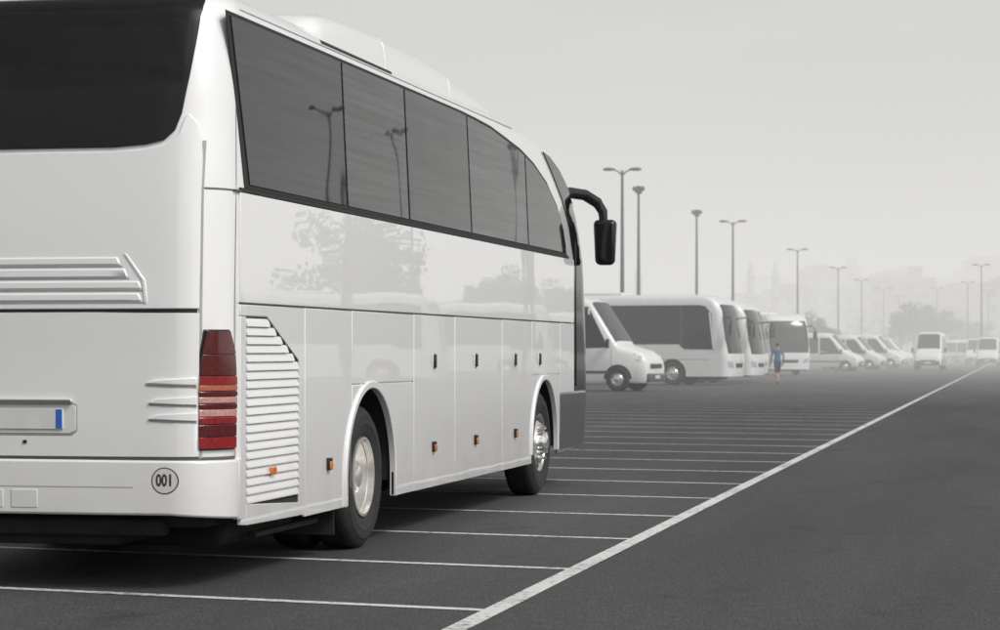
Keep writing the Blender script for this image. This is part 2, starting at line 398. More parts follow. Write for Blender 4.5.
for sg in (1,-1):
    sd=S.side(sg)
    def P(nm,poly,off=.013,thick=.02,mat=M_paint,bev=.004,uc=(),vc=()):
        return patch(nm,poly,sd,off,thick,mat,bus,uc,vc,bev,SH)
    g=.005
    ZT=1.722; ZB=.34
    P('gap_backing',[(13.5,1.70),(24.3,1.70),(24.3,1.75),(13.5,1.75)],.002,.001,M_seam,0)
    for yy in (14.80,15.92,17.66,19.02,20.85,22.20,23.62):
        P('gap_backing',[(yy-.02,.47),(yy+.02,.47),(yy+.02,1.70),(yy-.02,1.70)],.002,.001,M_seam,0)
    P('vent_panel',[(13.49,.38),(13.60,.37),(13.60,1.65),(13.49,1.65)])
    P('vent_panel',[(13.49,1.655),(14.005,1.655),(14.68,1.375),(14.68,.36),(14.80-g,.35),(14.80-g,ZT),(13.49,ZT)])
    P('vent_panel',[(13.60,.37),(14.68,.355),(14.68,.445),(13.60,.50)])
    P('vent_recess',[(13.60,1.65),(14.01,1.65),(14.69,1.375),(14.69,.44),(13.60,.49)],.0015,.001,M_under,0)
    bm=bmesh.new()
    z=.50; xo=1.262; pitch=.0545
    while z<1.595:
        zz=z+.03
        y1=14.665
        if zz>1.36: y1=14.665-(zz-1.36)*(14.665-14.0)/(1.645-1.36)
        y0=13.612
        prof=[(xo+.003,z+.050),(xo+.017,z+.008),(xo+.017,z),(xo+.010,z-.002),(xo+.0015,z+.03)]
        A=[bm.verts.new((sg*p[0],y0,p[1])) for p in prof]; B=[bm.verts.new((sg*p[0],y1,p[1])) for p in prof]
        for k in range(5): bm.faces.new((A[k],A[(k+1)%5],B[(k+1)%5],B[k]))
        bm.faces.new(A); bm.faces.new(B)
        z+=pitch
    bmesh.ops.recalc_face_normals(bm,faces=bm.faces)
    obj_from_bm('vent_louvres',bm,M_paint,bus,30,SH)
    box('vent_marker_lamp',(sg*1.285,14.1,.68),(.02,.10,.05),M_orange,bus,.006,SH)
    P('panel',[(14.80+g,ZB),(15.74,ZB),(15.74,.52)]+[(WR+.03-.645*math.cos(t),.52+.645*math.sin(t)) for t in [i*math.pi/40 for i in range(1,8)] if WR+.03-.645*math.cos(t)<15.90]+[(15.92-g,.96),(15.92-g,ZT),(14.80+g,ZT)])
    P('panel',[(15.92+g,1.20+g),(17.66-g,1.20+g),(17.66-g,ZT),(15.92+g,ZT)])
    al=[t for t in [math.pi*i/36 for i in range(37)] if WR+.03-.645*math.cos(t)>15.93]
    P('arch_panel',[(15.92+g,1.20-g),(15.92+g,.94)]+[(WR+.03-.645*math.cos(t),.52+.645*math.sin(t)) for t in al]+[(WR+.675,ZB),(17.66-g,ZB),(17.66-g,1.20-g)])
    P('luggage_door',[(17.66+g,ZB),(19.02-g,ZB),(19.02-g,ZT),(17.66+g,ZT)])
    P('luggage_door',[(19.02+g,ZB),(20.85-g,ZB),(20.85-g,ZT),(19.02+g,ZT)])
    P('luggage_door',[(20.85+g,ZB),(WF-.625,ZB),(WF-.625,.55),(22.20-g,.55),(22.20-g,ZT),(20.85+g,ZT)])
    P('panel',[(22.20+g,1.20+g),(23.62-g,1.20+g),(23.62-g,ZT),(22.20+g,ZT)])
    P('arch_panel',[(22.20+g,1.20-g)]+[(WF+.02-.625*math.cos(t),.52+.625*math.sin(t)) for t in [math.pi*i/36 for i in range(37)]]+[(23.62-g,.52),(23.62-g,1.20-g)])
    P('panel',[(23.62+g,1.00),(24.40,1.00),(24.40,ZT),(23.62+g,ZT)])
    P('front_corner_panel',[(WF+.66,ZB+.04),(25.1,.42),(25.1,.99),(23.60,.99),(23.60,.6)],.014,.02,M_dkgrey,.006,frange(24.6,25.1,.07))
    P('upper_side_panel',[(13.49,1.735),(24.40,1.735),(24.40,2.405),(13.49,2.405)],.013,.015,M_paint,.004)
    P('belt_trim',[(13.50,2.408),(24.1,2.408),(24.1,2.435),(13.50,2.435)],.015,.015,M_black,.003)
    for (yc,r,zz) in ((WR+.03,.645,.34),(WF+.02,.625,.42)):
        n=32
        o1=[(yc-(r+.055)*math.cos(math.pi*i/n),.52+(r+.055)*math.sin(math.pi*i/n)) for i in range(n+1)]
        i1=[(yc-r*math.cos(math.pi*i/n),.52+r*math.sin(math.pi*i/n)) for i in range(n+1)]
        poly=[(yc-r-.055,zz)]+o1+[(yc+r+.055,zz),(yc+r,zz)]+i1[::-1]+[(yc-r,zz)]
        P('arch_lip',poly,.03,.05,M_paint,.008)
    def wtop(y): return interp([(13.3,3.49),(19.5,3.49),(20.6,3.46),(21.87,3.36),(22.5,3.27),(23.09,3.13),(23.6,2.92),(23.9,2.72),(24.02,2.45)],y)
    fr=[(13.60,2.437),(24.06,2.437)]+[(y,min(3.505,wtop(y)+.02)) for y in (24.02,23.92,23.8,23.6,23.35,23.09,22.8,22.5,22.2,21.87,21.4,21.0,20.6,20.0,19.5,17,15,13.40)]
    P('window_frame',fr,.006,.008,M_black,.003,(),())
    divs=[13.66,15.82,17.54,19.65,22.05,24.0]
    for i,(a,b) in enumerate(zip(divs,divs[1:])):
        a2,b2=a+.022,b-.022
        ys=[b2-(b2-a2)*k/10 for k in range(11)]
        top=[(y,wtop(y)-.012) for y in ys]
        if i==0: top[-1]=(13.46,3.478)
        if i==4: 
            top=[(y,z) for y,z in top if z>2.47]; base=[(a2,2.46),(23.96,2.46)]
        else: base=[(a2,2.46),(b2,2.46)]
        P('side_window_pane',base+top,.012,.008,M_glasses[i],.003)
    P('cab_side_glass',[(24.44,1.01),(25.25,1.01),(25.22,1.9),(25.05,2.5),(24.85,2.8),(24.6,3.0),(24.2,3.2),(23.75,3.33),(23.3,3.42),(22.98,3.44),(23.4,3.26),(23.9,3.02),(24.22,2.75),(24.40,2.43),(24.44,2.1)],.010,.012,M_rearglass,.003,frange(24.5,25.2,.08),frange(1.2,3.4,.15))
    P('door_frame',[(24.50,1.06),(24.53,1.06),(24.53,2.6),(24.50,2.6)],.02,.012,M_black,.003)
    P('fairing_slot',[(15.45,3.565),(17.3,3.565),(17.3,3.585),(15.45,3.590)],.006,.01,M_black,.002)
    P('roof_gutter',[(13.7,3.545),(21.6,3.545),(21.6,3.552),(13.7,3.552)],.0045,.01,M_seamshade,0)
    for yy in (18.30,19.78,21.40,22.55):
        box('door_handle',(sg*1.284,yy,1.355),(.022,.055,.11),M_blackgloss,bus,.006,SH)
        box('handle_rim',(sg*1.277,yy,1.355),(.006,.075,.13),M_silver,bus,.003,SH)
    for yy in (15.33,18.27,19.76,21.40):
        box('side_marker',(sg*1.285,yy,.665),(.03,.075,.085),M_blackgloss,bus,.006,SH)
        box('side_marker_lens',(sg*1.298,yy,.655),(.016,.06,.055),M_orange,bus,.006,SH)
    wheel('rear_wheel',sg*1.085,WR,sg,'rear',bus,SH)
    wheel('front_wheel',sg*1.09,WF,sg,'front',bus,SH)
    bm=bmesh.new()
    tube_bm(bm,[(sg*1.00,24.75,3.12),(sg*1.12,24.98,3.16),(sg*1.24,25.2,3.15),(sg*1.36,25.31,3.07),(sg*1.42,25.34,2.97),(sg*1.43,25.34,2.84)],[.06,.062,.062,.062,.055,.045],12)
    obj_from_bm('mirror_arm',bm,M_blackgloss,bus,60,SH)
    bm=bmesh.new()
    box_bm(bm,sg*1.45,25.32,2.63,.26,.16,.50)
    for v in bm.verts:
        if v.co.z<2.6: v.co.x=sg*1.45+(v.co.x-sg*1.45)*.82
    o=obj_from_bm('mirror_head',bm,M_blackgloss,bus,40,SH); add_bevel(o,.06,5)
    box('mirror_glass',(sg*1.45,25.235,2.64),(.18,.006,.38),M_rearglass,bus,.002,SH)
    cf=S.corner(sg)
    def lampx(z): return interp([(.85,1.36),(1.2,1.36),(1.4,1.39),(1.56,1.46)],z), interp([(.85,1.93),(1.2,1.97),(1.42,1.92),(1.56,1.80)],z)
    edges=[.855,.925,1.00,1.045,1.09,1.125,1.165,1.20,1.235,1.29,1.42,1.56]
    mats=[M_red,M_dred,M_red,M_pink,M_dred,M_pink,M_dred,M_amb,M_red,M_dred,M_dred]
    zz=[.845+.0723*k for k in range(11)]
    out=[(lampx(z)[1]+.03,z) for z in zz]+[(lampx(z)[0]-.03,z) for z in reversed(zz)]
    patch('tail_lamp_housing',out,cf,.012,.02,M_blackgloss,bus,frange(1.3,2.0,.1),(),.006,SH)
    for a,b,mt in zip(edges,edges[1:],mats):
        n=3; q=[a+.0015+(b-a-.003)*k/n for k in range(n+1)]
        poly=[(lampx(z)[1],z) for z in q]+[(lampx(z)[0],z) for z in reversed(q)]
        patch('tail_lamp_lens',poly,cf,.026,.02,mt,bus,frange(1.3,2.0,.07),(),.004,SH)
    P('corner_seam',[(13.40,2.406),(13.62,2.406),(13.62,2.418),(13.40,2.418)],.014,.012,M_seam,0)
    patch('corner_seam',[(1.40,2.408),(2.0,2.408),(2.0,2.418),(1.40,2.418)],cf,.003,.002,M_seam,bus,frange(1.5,2.0,.1),(),0,SH)
    patch('corner_seam',[(1.985,.8),(2.0,.8),(2.0,3.40),(1.985,3.40)],cf,.002,.001,M_seam,bus,(),frange(.9,3.4,.2),0,SH)
# rear
uc=[x*.1 for x in range(-12,13)]+[-1.05,1.05,-1.15,1.15,-1.175,1.175,-1.125,1.125,-1.02,1.02,-1.08,1.08]
def R(nm,poly,off=.012,thick=.03,mat=M_paint,bev=.008,vc=(),u=uc):
    return patch(nm,poly,S.rear,off,thick,mat,bus,u,vc,bev,SH)
def sym(half): return half+[(-x,z) for x,z in reversed(half)]
R('rear_window',sym([(.6,2.66),(.80,2.675),(.91,2.70),(.975,2.76),(1.01,2.86),(1.045,3.1),(1.062,3.3),(1.075,3.50),(1.07,3.57),(0.9,3.60)]),.016,.03,M_rearglass,.006,(2.8,3.0,3.1,3.2,3.3,3.4,3.45,3.49,3.52,3.55,3.58))
R('rear_upper_panel',sym([(0.5,1.69),(1.13,1.69),(1.13,2.60),(1.12,2.72),(1.095,2.80),(1.05,2.86),(1.03,2.84),(1.0,2.74),(.925,2.675),(.80,2.648),(.6,2.635)]),.012,.03,M_paint,.010,(2.0,2.3,2.7))
R('rear_hatch_gap',sym([(.6,1.655),(1.12,1.655),(1.12,1.70),(.6,1.70)]),.002,.001,M_under,0)
for sg in (1,-1):
    R('hatch_side_gap',[(sg*1.127,.8),(sg*1.143,.8),(sg*1.143,2.70),(sg*1.127,2.70)],.0055,.003,M_seamshade,0,(1.2,1.6,1.7,2.0,2.2,2.4,2.42,2.6))
R('rear_lower_hatch',sym([(.5,.81),(1.125,.81),(1.128,1.665),(.95,1.665),(.84,1.665),(.5,1.67)]),.014,.035,M_paint,.012,(1.0,1.3))
for k in range(4):
    zc=1.735+.072*k; xr=.80-.045*k if k>1 else .80
    R('engine_louvre',[(-xr,zc),(xr,zc),(xr-.02,zc+.05),(-xr+.02,zc+.05)],.021,.03,M_paint,.010)
    R('engine_louvre_shade',[(-xr-.01,zc-.014),(xr+.01,zc-.014),(xr+.01,zc-.004),(-xr-.01,zc-.004)],.0130,.003,M_seamshade,0)  # grey strip paints the soft shadow below each louvre
R('engine_louvre_rim',[(.815,1.715),(.835,1.73),(.82,1.86),(.70,2.02),(.68,2.02),(.795,1.86)],.018,.02,M_paint,.006)
bp=[(-1.99,.425),(-1.6,.44),(-1,.462),(0,.462),(1,.462),(1.6,.44),(1.99,.425),(1.99,.785),(0,.79),(-1.99,.785)]
def both(a,z,off):
    return S.corner(1 if a>=0 else -1)(abs(a),z,off)
patch('rear_bumper',bp,both,.030,.05,M_paint,bus,[x*.1 for x in range(-19,20)],(.5,.6,.7),.014,SH)
for sg in (1,-1):
    patch('bumper_side',[(2.0,.42),(2.075,.42),(2.075,.785),(2.0,.785)],S.corner(sg),.030,.04,M_paint,bus,(),(),.004,SH)
patch('bumper_gap',[(-1.99,.786),(1.99,.786),(1.99,.806),(-1.99,.806)],both,.004,.002,M_seam,bus,[x*.1 for x in range(-19,20)],(),0,SH)
R('bumper_insert',[(-.02,.50),(.15,.50),(.15,.61),(-.02,.61)],.034,.02,M_plate,.004)
R('bumper_insert',[(-.25,.50),(-.07,.50),(-.07,.61),(-.25,.61)],.034,.02,M_plate,.004)
R('bumper_step_groove',[(-1.0,.625),(.75,.625),(.75,.631),(-1.0,.631)],.0312,.004,M_seamshade,0)
R('plate_recess',sym([(.36,.93),(.40,.96),(.40,1.12),(.36,1.14)]),.0160,.01,M_seamshade,.006)
R('plate_recess_floor',sym([(.35,.945),(.388,.965),(.388,1.11),(.35,1.12)]),.0195,.006,M_plate,.003)
R('number_plate',[(-.24,.97),(.31,.97),(.31,1.095),(-.24,1.095)],.028,.010,M_plate,.004)
R('plate_band',[(.265,.975),(.306,.975),(.306,1.09),(.265,1.09)],.0295,.004,M_blue,.001)
R('plate_light_bar',sym([(.37,1.125),(.37,1.15)]),.042,.03,M_chrome,.006)
R('hatch_lock',[(.05,.885),(.075,.885),(.075,.905),(.05,.905)],.022,.01,M_black,.004)
for sg in (1,-1):
    us=[x*.05*sg for x in range(16,23)]
    for k,(z,xa) in enumerate(((1.245,.82),(1.13,.84),(1.035,.84))):
        pl=[(sg*xa,z),(sg*1.115,z-.012),(sg*1.115,z+.036),(sg*(xa+.05),z+.022)]
        R('rear_fin',pl,.027,.03,M_paint,.009,(),us)
        pl=[(sg*(xa+.01),z-.018),(sg*1.115,z-.030),(sg*1.115,z-.014),(sg*xa,z-.004)]
        R('fin_shade',pl,.0152,.003,M_seamshade,0,(),us)  # shadow along the fin's underside, painted as a grey strip
def disc(nm,x0,z0,r,off,mat,n=40):
    return R(nm,[(x0+r*math.cos(2*math.pi*k/n),z0+r*math.sin(2*math.pi*k/n)) for k in range(n)],off,.0006,mat,0,(),[x0-.04,x0,x0+.04])
sx,sz=.945,.668
disc('speed_sticker_ring',sx,sz,.080,.0312,M_ink); disc('speed_sticker',sx,sz,.073,.0320,M_sticker)
cu=bpy.data.curves.new('t','FONT'); cu.body='100'; cu.size=.084; cu.align_x='CENTER'; cu.align_y='CENTER'; cu.offset=.0028
to=link(bpy.data.objects.new('t',cu)); bpy.context.view_layer.update()
me=bpy.data.meshes.new_from_object(to.evaluated_get(bpy.context.evaluated_depsgraph_get()))
bpy.data.objects.remove(to)
for v in me.vertices:      # the photograph shows this sticker mirror-reversed, like the plate
    p=S.rear(sx-v.co.x*.82, sz+v.co.y*1.15, .0332); v.co=p+Vector(SH)
me.materials.clear(); me.materials.append(M_ink)
so=link(bpy.data.objects.new('speed_sticker_text',me)); so.parent=bus
R2=lambda nm,poly,off,th,mat,bev: patch(nm,poly,S.front,off,th,mat,bus,uc,frange(.5,3.4,.2),bev,SH)
R2('windscreen',sym([(1.12,1.25),(1.14,2.3),(1.08,3.0),(.9,3.22)]),.012,.02,M_glass,.006)
R2('front_grille',sym([(.6,.62),(.62,.95)]),.012,.02,M_blackgloss,.006)
for sg in (1,-1): R2('headlamp',[(sg*.75,.68),(sg*1.12,.70),(sg*1.12,.98),(sg*.80,.95)],.02,.03,M_headl,.01)
def fairing(nm,secs):
    bm=bmesh.new(); rings=[]
    for (y,t,w) in secs:
        pts=[(w+.07,3.56),(w+.068,min(3.66,t-.10)),(w+.05,t-.085),(w+.01,t-.035),(w-.07,t-.008),(w-.5,t+.012),(0,t+.018)]
        pts=pts+[(-a,b) for a,b in reversed(pts[:-1])]
        rings.append([bm.verts.new((a,y,max(b,3.5))) for a,b in pts])
    n=len(rings[0])
    for A,B in zip(rings,rings[1:]):
        for k in range(n): bm.faces.new((A[k],A[(k+1)%n],B[(k+1)%n],B[k]))
    bm.faces.new(rings[0]); bm.faces.new(rings[-1])
    bmesh.ops.recalc_face_normals(bm,faces=bm.faces)
    o=obj_from_bm(nm,bm,M_paint,bus,50,SH); add_bevel(o,.008,2,50)
fairing('roof_fairing',[(15.42,3.71,1.07),(15.50,3.765,1.085),(15.62,3.80,1.095),(15.85,3.835,1.10),(16.3,3.862,1.10),(17.16,3.875,1.10)])
fairing('roof_fairing',[(17.20,3.868,1.10),(18.3,3.865,1.10),(19.26,3.845,1.10)])
fairing('roof_fairing',[(19.30,3.838,1.095),(20.3,3.79,1.09),(21.3,3.70,1.07),(22.1,3.60,1.04)])
box('chassis',(0,19.2,.5),(1.05,11.6,.5),M_under,bus,.02,SH)
box('chassis_floor',(0,14.5,.44),(2.2,2.3,.14),M_under,bus,.02,SH)
box('chassis_floor',(0,19.6,.42),(2.3,4.6,.12),M_under,bus,.02,SH)
box('muffler',(.55,14.7,.30),(.9,1.5,.2),M_under,bus,.06,SH)
box('tow_beam',(0,13.35,.37),(1.7,.12,.10),M_under,bus,.02,SH)
for sg in (1,-1):
    box('mud_flap',(sg*.97,15.66,.33),(.50,.02,.36),M_black,bus,.004,SH)
    box('low_dark_bar',(sg*1.1,14.9,.26),(.06,1.35,.035),M_under,bus,.008,SH)  # thin dark bar, low between bumper and rear wheel
box('rear_axle',(0,WR,.5),(1.8,.2,.2),M_under,bus,.03,SH)
box('front_axle',(0,WF,.5),(1.8,.16,.16),M_under,bus,.03,SH)

# ================================================================== other coaches
def make_coach(L=10.5,H=3.45,band=(1.45,2.85),glass=M_vang):
    root=empty('parked_coach')
    h=H
    T=Shell(yr=[(.35,-L/2),(h-.6,-L/2+.05),(h-.12,-L/2+.15),(h,-L/2+.6)],
            yf=[(.35,L/2),(1.1,L/2+.03),(1.8,L/2-.05),(h-.7,L/2-.28),(h-.3,L/2-.50),(h-.12,L/2-.75),(h,L/2-1.3)],
            hw=[(.35,1.23),(1.3,1.25),(h-.35,1.20),(h-.15,1.16),(h-.06,1.08),(h,.85)],rr=.25,rf=.30,br=.04,bf=.14)
    z=[.36,.6,.9,1.1,1.4,1.8,2.1,h-.9,h-.7,h-.5,h-.35,h-.25,h-.15,h-.1,h-.06,h-.03,h]
    wr,wf=-L/2+2.6,L/2-2.35
    T.mesh('body_shell',z,M_vanw,root,(0,0,0),[(wr,.5,.58,.1),(wf,.5,.58,.1)],M_under)
    ucs=[x*.1 for x in range(-12,13)]
    b0,b1=band
    for sg in (1,-1):
        sd=T.side(sg)
        patch('side_glass',[(-L/2+.35,b0),(L/2-2.05,b0),(L/2-1.85,b0-.2),(L/2-.55,b0-.22),(L/2-.68,b1-.35),(L/2-.95,b1-.05),(L/2-1.2,b1),(-L/2+.4,b1)],sd,.008,.01,glass,root,frange(L/2-1.2,L/2-.45,.08),(2.0,2.4,2.8),.004)
        y=-L/2+1.8
        while y<L/2-2.2:
            patch('window_divider',[(y,b0+.01),(y+.04,b0+.01),(y+.04,b1-.01),(y,b1-.01)],sd,.012,.006,M_black,root); y+=1.55
        patch('pillar',[(L/2-.62,b0-.2),(L/2-.54,b0-.2),(L/2-.72,b1-.3),(L/2-.80,b1-.3)],sd,.014,.008,M_vanw,root)
        patch('pillar',[(L/2-2.0,b0-.1),(L/2-1.93,b0-.1),(L/2-1.93,b1),(L/2-2.0,b1)],sd,.014,.008,M_dkgrey,root)
        patch('skirt_seam',[(-L/2+.4,1.05),(L/2-.8,1.05),(L/2-.8,1.065),(-L/2+.4,1.065)],sd,.003,.002,M_seam,root)
        for yy in frange(wr+.8,wf-.7,1.1):
            patch('door_seam',[(yy,.4),(yy+.012,.4),(yy+.012,1.05),(yy,1.05)],sd,.003,.002,M_seam,root)
        wheel('rear_wheel',sg*1.07,wr,sg,'rear',root,(0,0,0),.95)
        wheel('front_wheel',sg*1.08,wf,sg,'front',root,(0,0,0),.95)
        patch('headlamp',[(sg*.72,.72),(sg*1.10,.75),(sg*1.12,1.0),(sg*.85,.95)],T.front,.015,.02,M_headl,root,ucs,(),.006)
        bm=bmesh.new(); tube_bm(bm,[(sg*1.0,L/2-.3,2.75),(sg*1.3,L/2+.1,2.8),(sg*1.42,L/2+.2,2.6),(sg*1.42,L/2+.2,2.45)],.035,8)
        box_bm(bm,sg*1.42,L/2+.2,2.25,.2,.1,.42)
        obj_from_bm('mirror',bm,M_blackgloss,root,40)
    patch('windscreen',sym([(1.10,1.30),(1.14,1.9),(1.10,2.6),(1.0,h-.42)]),T.front,.010,.015,glass,root,ucs,frange(1.4,3.3,.2),.006)
    patch('front_grille',sym([(.45,.72),(.5,.9)]),T.front,.010,.015,M_blackgloss,root,ucs,(),.006)
    patch('plate',sym([(.26,.5),(.26,.61)]),T.front,.012,.015,M_plate,root,ucs,(),.003)
    patch('rear_glass',sym([(.9,1.9),(1.0,h-.5)]),T.rear,.010,.015,glass,root,ucs,(),.006)
    box('roof_unit',(0,-.6,h+.04),(1.7,2.4,.14),M_vanw,root,.06,seg=3)
    box('chassis',(0,0,.45),(1.0,L-1,.35),M_under,root,.02)
    return root
def place(root,loc,rz,sc=(1,1,1)):
    root.location=loc; root.rotation_euler=(0,0,rz); root.scale=sc
def dup(root,loc,rz,sc=(1,1,1)):
    e=empty(root.name.split('.')[0],loc,rz); e.scale=sc
    for c in root.children:
        n=c.copy(); link(n); n.parent=e
    return e
def nose_at(root,nx,ny,rz,L,sc=(1,1,1),d=False):
    dx,dy=-math.sin(rz),math.cos(rz)
    loc=(nx-dx*L/2*sc[1],ny-dy*L/2*sc[1],0)
    return dup(root,loc,rz,sc) if d else place(root,loc,rz,sc)
RZ=rad(-99.7)
c1=make_coach(10.5,3.72,(1.68,3.28))
nose_at(c1,-11.3,95.5,RZ,10.5)
nose_at(c1,-11.1,102.0,RZ+.02,10.5,(1,1,.97),d=True)
nose_at(c1,-11.8,109.6,RZ-.03,10.5,(1,1,.99),d=True)
c2=make_coach(11.0,3.5,(1.45,2.95))
nose_at(c2,-12.5,131,rad(-99.7-58),11.0)
nose_at(c1,13.0,112.0,rad(80),10.5,d=True)
nose_at(c2,13.0,126.0,rad(80),11.0,d=True)
nose_at(c1,13.0,90.0,rad(80),10.5,d=True)
nose_at(c2,13.0,66.0,rad(80),11.0,d=True)

# ================================================================== vans
def make_van(name,L,H,W,hl,hz,wr_r,wsl=0.9,mini=False):
    root=empty(name); w=W/2; zb=.3
    prof=[(-L/2,H-.35,.93),(-L/2+.05,H-.12,.96),(-L/2+.25,H-.03,1),(0,H,1),(L/2-hl-wsl-.7,H,1),(L/2-hl-wsl-.3,H-.03,.99),(L/2-hl-wsl,H-.14,.98),
          (L/2-hl,hz+.12,.98),(L/2-hl+.12,hz,.975),(L/2-.35,hz-.18,.96),(L/2-.12,hz-.34,.92),(L/2-.02,hz-.52,.86),(L/2,hz-.6,.84)]
    def sec(y):
        zt=interp([(p[0],p[1]) for p in prof],y); ww=w*interp([(p[0],p[2]) for p in prof],y)
        hh=zt-zb; k=hh/(H-zb); wt=ww*(1-.09*max(0,(hh-.7)/(H-zb-.7)))
        c=min(1,hh/1.2)
        return [(ww-.06,zb),(ww,zb+.12),(ww,zb+hh*.45),(wt,zt-.26*c),(wt-.05,zt-.11*c),(wt-.14,zt-.04*c),(wt-.35,zt-.005),(0,zt)]
    ys=sorted(set([p[0] for p in prof]+[L/2-hl-wsl*.5,-L/4,L/4-.3]))
    bm=bmesh.new(); rings=[]
    for y in ys:
        s=sec(y); pts=s+[(-a,b) for a,b in reversed(s[:-1])]
        rings.append([bm.verts.new((a,y,b)) for a,b in pts])
    n=len(rings[0])
    for A,B in zip(rings,rings[1:]):
        for k in range(n): bm.faces.new((A[k],A[(k+1)%n],B[(k+1)%n],B[k]))
    bm.faces.new(rings[0]); bm.faces.new(rings[-1])
    bmesh.ops.recalc_face_normals(bm,faces=bm.faces)
    obj_from_bm('body',bm,M_vanw,root,40)
    def side(sg):
        def f(y,z,off):
            s=sec(y); x=s[1][0]
            for (a,b),(c,d) in zip(s[1:],s[2:]):
                if b<=z<=d: x=a+(c-a)*(z-b)/max(1e-6,d-b); break
            return Vector((sg*(x+off),y,z))
        return f
    yw=L/2-hl
    zl=H*.47; zt=H-.34
    for sg in (1,-1):
        sd=side(sg)
        patch('door_glass',[(yw-.25,zl-.02),(yw-wsl-.05,zt),(yw-wsl-.75,zt),(yw-wsl-.75,zl-.06)],sd,.008,.01,M_vang,root,[yw-.5,yw-.8,yw-1.1],[zl+.3],.004)
        y=yw-wsl-.87
        while y>-L/2+1.0:
            a=max(-L/2+.3,y-1.25)
            patch('side_glass',[(a,zl),(y,zl),(y,zt),(a,zt)],sd,.008,.01,M_vang,root,(),[zl+.3],.004)
            y=a-.09
        for yy in (yw-.15,yw-wsl-.8,yw-wsl-2.0):
            patch('door_seam',[(yy,.45),(yy+.012,.45),(yy+.012,zl-.08),(yy,zl-.08)],sd,.003,.002,M_seam,root,(),[.8,1.1])
        patch('rub_strip',[(-L/2+.3,.62),(L/2-.8,.62),(L/2-.8,.72),(-L/2+.3,.72)],sd,.012,.012,M_dkgrey,root,(0,L/4),(),.004)
        for yc in (L/2-1.05 if mini else L/2-.9, -L/2+1.55 if not mini else -L/2+1.9):
            r=wr_r*1.18
            patch('wheel_arch',[(yc+r*math.cos(t),wr_r+r*math.sin(t)) for t in [math.pi*i/18 for i in range(19)]],sd,.004,.003,M_under,root,[yc-.2,yc,yc+.2],[.6,.8])
            wheel('wheel',sg*(w-.13*wr_r/.52),yc,sg,'front',root,(0,0,0),wr_r/.52)
        patch('headlamp',[(L/2-.50,hz-.28),(L/2-.10,hz-.42),(L/2-.06,hz-.58),(L/2-.40,hz-.52)],sd,.008,.01,M_headl,root,[L/2-.3,L/2-.2],(),.004)
        bm=bmesh.new(); tube_bm(bm,[(sg*(w-.05),yw-.3,zl),(sg*(w+.14),yw-.2,zl+.03)],.025,6); box_bm(bm,sg*(w+.18),yw-.2,zl+.12,.14,.09,.32)
        obj_from_bm('mirror',bm,M_blackgloss,root,40)
        box('tail_light',(sg*(w-.17),-L/2+.0,1.1),(.12,.06,.5),M_red,root,.02)
    yA=yw-.03; yB=yw-wsl+.02
    bm=bmesh.new(); gx=[-1,-.6,0,.6,1]; rows=[]
    for q in (0,.33,.66,1):
        y=yA+(yB-yA)*q; s=sec(y); zt_=interp([(p[0],p[1]) for p in prof],y); hwq=s[5][0]
        row=[]
        for g_ in gx:
            zz_=zt_+.014 if abs(g_)<1 else s[5][1]+.016
            row.append(bm.verts.new((g_*hwq, y+.012, zz_)))
        rows.append(row)
    for A,B in zip(rows,rows[1:]):
        for k in range(4): bm.faces.new((A[k],A[k+1],B[k+1],B[k]))
    obj_from_bm('windscreen',bm,M_vang,root,60)
    box('front_grille',(0,L/2+.004,hz-.72),(W*.55,.05,.16),M_blackgloss,root,.015)
    box('front_bumper',(0,L/2-.05,.48),(W*.86,.22,.30),M_dkgrey,root,.05,seg=3)
    box('plate',(0,L/2+.066,.5),(.5,.01,.11),M_plate,root,.002)
    box('rear_glass',(0,-L/2-.003,H*.63),(W*.7,.03,H*.25),M_vang,root,.01)
    box('rear_bumper',(0,-L/2,.45),(W*.85,.16,.2),M_dkgrey,root,.04)
    if mini: box('roof_unit',(0,-.3,H+.05),(1.3,1.6,.2),M_vanw,root,.07,seg=3)
    return root
mb=make_van('white_minibus',7.6,3.3,2.2,1.15,1.6,.43,.95,True)
nose_at(mb,-12.4,81.0,RZ,7.6)
vn=make_van('white_van',5.8,2.6,1.98,.95,1.32,.35,.95)
nose_at(vn,-10.3,159,RZ,5.8)
for (x,y,s) in ((-11.4,166,1.0),(-9.6,173,.98),(-8.8,187,1.03),(-9.2,194,.95)):
    nose_at(vn,x,y,RZ+random.uniform(-.05,.05),5.8,(s,s,s),True)
dup(vn,(-6.2,172,0),rad(178),(1.0,1,1.06))
for (x,y,r) in ((-2.6,215,178),(-4.0,240,175),(-5.5,270,-98),(-2.5,270,-98),(-6.0,300,-98),(-13,220,-98),(-13,232,-98),(12,150,82),(12,158,82),(12,170,82),(12,50,82)):
    dup(vn,(x,y,0),rad(r))

